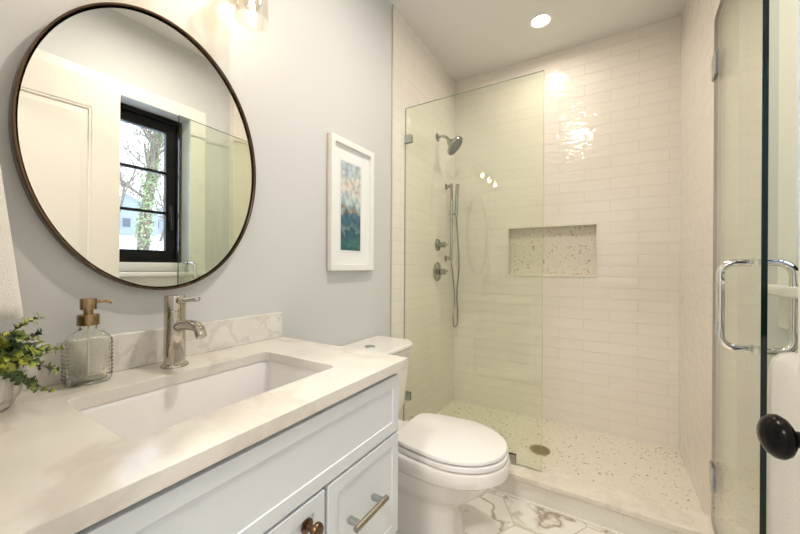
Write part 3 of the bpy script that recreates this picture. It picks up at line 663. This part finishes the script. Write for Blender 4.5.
# shower head
sh = thing('overhead_shower', 'chrome shower head on a bent arm from the tiled wall', 'shower head', (.003, 2.24, 2.06))
bm = B(); lathe(bm, (.0035, 2.24, 2.06), (1, 0, 0), [(0, .030), (.003, .030), (.010, .016), (.012, .011)], 28); obj('flange', bm, chrome_d, sh, smooth=True)
bm = B(); tube(bm, spline([(.01, 2.24, 2.06), (.04, 2.24, 2.062), (.075, 2.24, 2.045), (.098, 2.24, 2.018)], 6), .0095, 16); obj('arm', bm, chrome_d, sh, smooth=True)
nrm = Vector((.76, .12, -.64)).normalized(); hc = Vector((.135, 2.24, 1.98))
bm = B(); lathe(bm, hc-nrm*.055, nrm, [(0, .014), (.010, .024), (.022, .027), (.034, .024), (.040, .030), (.046, .062), (.052, .072), (.064, .074), (.070, .071), (.071, .001)], 40); hb = obj('spray_head', bm, chrome_d, sh, smooth=True)
bm = B(); d_, u_, v_ = basis(nrm)
for r, n in ((.015, 6), (.03, 12), (.045, 18), (.060, 24)):
    for k in range(n):
        a = 2*PI*k/n; q = hc+nrm*.0155+(u_*math.cos(a)+v_*math.sin(a))*r; cyl(bm, q, q+nrm*.003, .0028, .0018, 8)
obj('nozzles', bm, rubber, hb)
bm = B(); lathe(bm, hc+nrm*.0155, nrm, [(0, .067), (.0012, .066), (.0013, .001)], 40); obj('face_plate', bm, mat('grey_face_plate', (.16, .17, .17), .35, .6), hb, smooth=True)

# hand shower on slide bar
hs = thing('hand_shower', 'chrome hand shower on a vertical slide bar with looping hose', 'hand shower', (.003, 2.42, 1.15))
by = 2.40
bm = B(); cyl(bm, (.050, by, 1.165), (.050, by, 1.755), .0105); obj('slide_bar', bm, chrome_d, hs, smooth=True)
for z in (1.185, 1.735):
    bm = B(); lathe(bm, (.0035, by, z), (1, 0, 0), [(0, .024), (.004, .024), (.006, .013), (.046, .013)], 24); obj('bracket', bm, chrome_d, hs, smooth=True)
bm = B(); cyl(bm, (.038, by, 1.525), (.038, by, 1.525), .01) if False else lathe(bm, (.050, by, 1.515), (0, 0, 1), [(0, .017), (.03, .017)], 20); cyl(bm, (.05, by, 1.53), (.086, by+.018, 1.53), .011); obj('slider', bm, chrome_d, hs, smooth=True)
bm = B(); tube(bm, [(.084, by+.014, 1.50), (.084, by+.014, 1.56), (.087, by+.014, 1.64), (.092, by+.014, 1.745)], .01, 16, [.0095, .0125, .0135, .0145]); obj('handset', bm, chrome_d, hs, smooth=True)
bm = B(); tube(bm, spline([(.084, by+.014, 1.50), (.086, by+.04, 1.35), (.084, by+.075, 1.12), (.072, by+.065, .92), (.066, by+.10, .74), (.062, by+.095, .672), (.056, by+.055, .66), (.052, by+.045, .73), (.050, by+.07, .85), (.050, by+.05, 1.0), (.050, by+.0, 1.16)], 12), .0062, 12); obj('hose', bm, mat('chrome_hose', (.38, .37, .34), .25, 1), hs, smooth=True)

for z, r, lab, nm in ((1.280, .045, 'small round chrome diverter knob, upper of the two shower controls', 'diverter_valve'), (1.085, .070, 'large round chrome mixer control, lower of the two shower controls', 'mixer_valve')):
    v = thing(nm, lab, 'shower valve', (.003, 2.25, z)); bm = B(); lathe(bm, (.0035, 2.25, z), (1, 0, 0), [(0, r), (.003, r), (.008, r*.92), (.010, r*.45)], 40); obj('escutcheon', bm, chrome_d, v, smooth=True)
    k = r/.070*.35+.65; bm = B(); lathe(bm, (.012, 2.25, z), (1, 0, 0), [(0, .024*k), (.018, .024*k), (.020, .018*k), (.030, .018*k), (.032, .023*k), (.052, .023*k), (.055, .020*k), (.055, .001)], 32)
    cyl(bm, (.055, 2.25, z), (.062, 2.25+.055*k, z+.004), .006*k); obj('knob', bm, chrome_d, v, smooth=True)
dr = thing('shower_drain', 'round brass drain in the shower floor beside the glass', 'drain', (.728, 2.137, ZS))
bm = B(); lathe(bm, (.728, 2.137, ZS+.0005), (0, 0, 1), [(0, .056), (.003, .056), (.004, .050), (.002, .048), (.002, .001)], 40); dc = obj('grate', bm, mat('aged_brass', (.42, .34, .20), .35, .8), dr, smooth=True)
bm = B()
for r, n in ((.012, 6), (.024, 12), (.036, 18)):
    for k in range(n): a = 2*PI*k/n; cyl(bm, (.728+r*math.cos(a), 2.137+r*math.sin(a), ZS+.002), (.728+r*math.cos(a), 2.137+r*math.sin(a), ZS+.0030), .0032, seg=8)
obj('drain_holes', bm, rubber, dc)

# ------------------------------------------------------------------ towels
def towel(name, lab, pts, cat='towel', sub=1):
    pass
# left: hand towel through a ring near the corner
tr = thing('towel_ring', 'metal towel ring on the left wall holding the hand towel', 'towel ring', (.0, .075, 1.50))
bm = B(); lathe(bm, (.001, .082, 1.52), (1, 0, 0), [(0, .022), (.006, .022), (.008, .010), (.05, .010)], 24); obj('mount', bm, nickel, tr, smooth=True)
bm = B(); tube(bm, [(.05, .082+.048*math.cos(a), 1.460+.048*math.sin(a)) for a in [2*PI*k/40 for k in range(40)]], .004, 10, closed=True); obj('ring', bm, nickel, tr, smooth=True)
def drape(cx, cy, ztop, zbot, wt, wb, dt, db, axis, fold=.006, nz=26, seg=56):
    """a folded cloth hanging as a soft flattened bundle; axis: direction of its width"""
    rs = []
    for i in range(nz+1):
        t = i/nz; z = ztop+(zbot-ztop)*t; e = min(1, t*9)**.5; e2 = 1-.35*max(0, (t-.97)/.03)
        w = (wt+(wb-wt)*t)*(.6+.4*e); d = (dt+(db-dt)*t)*(.3+.7*e)*e2; ring = []
        for k in range(seg):
            a = 2*PI*k/seg; c, s = math.cos(a), math.sin(a); ex = 2/3.2
            u = math.copysign(abs(c)**ex, c)*w/2; v = math.copysign(abs(s)**ex, s)*d/2
            v += fold*math.sin(u/w*9+t*1.2)*math.copysign(1, s)*min(1, t*3)*(1-abs(c)**4)
            ring.append((cx+v, cy+u, z) if axis == 'y' else (cx+u, cy+v, z))
        rs.append(ring)
    bm = B(); rings(bm, rs); return bm
o = obj('hand_towel', drape(.078, .108, 1.425, 1.014, .062, .150, .045, .075, 'y', .004), terry, smooth=True); tag(o, 'white terry hand towel hanging above the potted plant', 'towel')
# right: bath towel folded over a bar under the window
tb = thing('towel_bar', 'metal towel bar on the right wall under the window', 'towel bar', (XR, 1.0, .89))
bm = B(); cyl(bm, (1.425, .62, .888), (1.425, 1.20, .888), .007); obj('rail', bm, nickel, tb, smooth=True)
for y in (.63, 1.19):
    bm = B(); lathe(bm, (XR-.0005, y, .888), (-1, 0, 0), [(0, .020), (.005, .020), (.007, .009), (.055, .009)], 20); obj('post', bm, nickel, tb, smooth=True)
def over_bar():
    bm = B(); prof = []; xc, zc = 1.425, .890; ny = 24
    path_o = [(xc-.040, .36), (xc-.041, .5), (xc-.041, .7), (xc-.040, .80), (xc-.038, .875)] + [(xc-.036*math.cos(a), zc+.034*math.sin(a)) for a in [PI*k/10 for k in range(1, 10)]] + [(xc+.034, .875), (xc+.034, .7), (xc+.034, .42)]
    path_i = [(xc+.012, .42), (xc+.011, .7), (xc+.010, .86)] + [(xc+.010*math.cos(a), zc+.0105*math.sin(a)) for a in [PI*k/6 for k in range(1, 6)]] + [(xc-.010, .86), (xc-.011, .7), (xc-.012, .5), (xc-.012, .36)]
    loop = path_o+path_i; rs = []
    for i in range(ny+1):
        y = .86+(1.165-.86)*i/ny; e = min(1, (1.165-y)/.012, (y-.86)/.012); e = .45+.55*max(0, e)**.5; ring = []
        for j, (x, z) in enumerate(loop):
            w = .0025*math.sin(y*46+z*9)*(1 if j < 5 else 0)*(1 if z < .84 else .3)
            mx = xc-.0235 if x < xc else xc+.021
            xx = mx+(x-mx)*e if z < zc else xc+(x-xc)*(.55+.45*e)
            ring.append((xx+w, y, z if z < zc else zc+(z-zc)*(.7+.3*e)))
        rs.append(ring)
    rings(bm, rs); return bm
o = obj('bath_towel', over_bar(), terry, smooth=True); tag(o, 'thick white bath towel folded over the bar behind the glass door', 'towel')

# ------------------------------------------------------------------ outside the window
bm = B(); g = []
NX = 26
for i in range(NX+1):
    x = 1.8+i*4.2; z = .2+ (x-2)*.1 if x < 70 else 7.0
    g.append([bm.verts.new((x, y*6-60, z+.15*math.sin(x*.3+y))) for y in range(30)])
for a, b in zip(g, g[1:]):
    for i in range(29): bm.faces.new((a[i], b[i], b[i+1], a[i+1]))
gr = obj('snowy_ground', bm, snow, smooth=True); gr['kind'] = 'structure'
def ground(x): return .2+(x-2)*.1
def mpt(u, s, m=.024):  # ground point seen at mirror column u, s metres along the view
    t = (u-400)/337.98; d = F0+R0*t; return Vector((2*m-CX-d.x*s*1.0, d.y*s, 0))
def house(p, w, h, label, dz=0):
    x, y, z = p.x, p.y, ground(p.x)-.2
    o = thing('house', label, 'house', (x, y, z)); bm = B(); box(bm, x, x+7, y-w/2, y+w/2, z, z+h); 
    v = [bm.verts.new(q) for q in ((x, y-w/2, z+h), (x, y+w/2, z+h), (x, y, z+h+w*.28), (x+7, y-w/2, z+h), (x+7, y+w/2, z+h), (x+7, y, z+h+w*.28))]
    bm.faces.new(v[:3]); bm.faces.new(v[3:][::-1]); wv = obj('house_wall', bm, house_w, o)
    bm = B(); e = .35
    for s in (-1, 1):
        a = Vector((x-e, y+s*(w/2+e), z+h-e*.56)); b = Vector((x-e, y, z+h+w*.28)); up = Vector((0, 0, .15)); q = Vector((7+2*e, 0, 0))
        rings(bm, [[a, b, b+up, a+up], [a+q, b+q, b+q+up, a+q+up]])
    obj('roof', bm, snow, o)
    for yy in (-.28, .0, .28):
        for zz in ((.35, .62),):
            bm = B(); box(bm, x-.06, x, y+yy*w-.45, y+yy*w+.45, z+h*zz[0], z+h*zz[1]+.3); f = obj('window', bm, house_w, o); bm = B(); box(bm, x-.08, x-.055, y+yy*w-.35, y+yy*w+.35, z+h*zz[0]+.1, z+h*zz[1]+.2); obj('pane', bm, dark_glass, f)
house(mpt(126, 36), 6.0, 3.0, 'white house standing left of the ivy tree in the snow'); house(mpt(172, 58), 8.5, 3.4, 'white house standing right of the ivy tree in the snow')
def branch(bm, p, d, L_, r, depth, rg):
    q = p; P = [q]; dd = d.normalized()
    for k in range(3):
        dd = (dd+Vector((rg.uniform(-.2, .2), rg.uniform(-.2, .2), rg.uniform(-.05, .15)))).normalized(); q = q+dd*L_/3; P.append(q)
    tube(bm, P, r, 5 if depth < 3 else 8, [r, r*.85, r*.72, r*.6])
    if depth == 0: return
    for k in range(3 if depth > 1 else 4):
        a = rg.uniform(0, 2*PI); _, u, v = basis(dd); nd = dd*.75+(u*math.cos(a)+v*math.sin(a))*rg.uniform(.45, .9)+Vector((0, 0, .12))
        branch(bm, P[rg.choice([1, 2, 3, 3])], nd, L_*rg.uniform(.6, .8), r*.55, depth-1, rg)
def bare(p, h, r, label, seed, depth=5):
    rg = random.Random(seed); z = ground(p.x)-.4; o = thing('bare_tree', label, 'tree', (p.x, p.y, z), 'bare trees beyond the snowy yard')
    bm = B(); branch(bm, Vector((p.x, p.y, z)), Vector((rg.uniform(-.1, .1), rg.uniform(-.1, .1), 1)), h*.42, r, depth, rg); obj('branches', bm, bark, o)
for i, (u, s, h) in enumerate(((112, 30, 13), (122, 55, 17), (135, 34, 13), (148, 52, 18), (158, 27, 11), (168, 50, 17), (128, 62, 18), (180, 56, 16), (104, 48, 16))):
    bare(mpt(u, s), h, .13+.03*(s > 50), 'leafless winter tree beyond the snowy yard, seen through the window', 20+i)
# ivy-covered trunk
p = mpt(142, 12.5); z0 = ground(p.x)-.3; it = thing('ivy_tree', 'leaning tree trunk wrapped in green ivy outside the window', 'tree', (p.x, p.y, z0))
axis = [Vector((p.x, p.y, z0)), Vector((p.x, p.y+.12, z0+2)), Vector((p.x+.05, p.y+.40, z0+4.2)), Vector((p.x+.1, p.y+.75, z0+7))]
P = spline(axis, 8); bm = B(); tube(bm, P, .2, 12, [.20-.08*i/len(P) for i in range(len(P))]); rg = random.Random(3)
for k in range(9):
    i = rg.randrange(10, len(P)-2); a = rg.uniform(0, 2*PI); branch(bm, P[i], Vector((math.cos(a), math.sin(a), .8)), 1.4, .05, 3, rg)
obj('trunk', bm, bark, it, smooth=True)
bm = B()
for k in range(2200):
    i = rg.random()**.8*(len(P)-2); j = int(i); c = P[j].lerp(P[j+1], i-j); a = rg.uniform(0, 2*PI); r = .12+abs(rg.gauss(0, .06))*(1+.8*(i/len(P)<.45)); n_ = Vector((math.cos(a), math.sin(a), 0))
    leaf(bm, c+n_*r, n_*.6+Vector((rg.uniform(-.8, .8), rg.uniform(-.8, .8), rg.uniform(-1, .4))), n_+Vector((0, 0, .4)), rg.uniform(.05, .10), .07)
o = obj('ivy', bm, ivy_m, it, recalc=False)
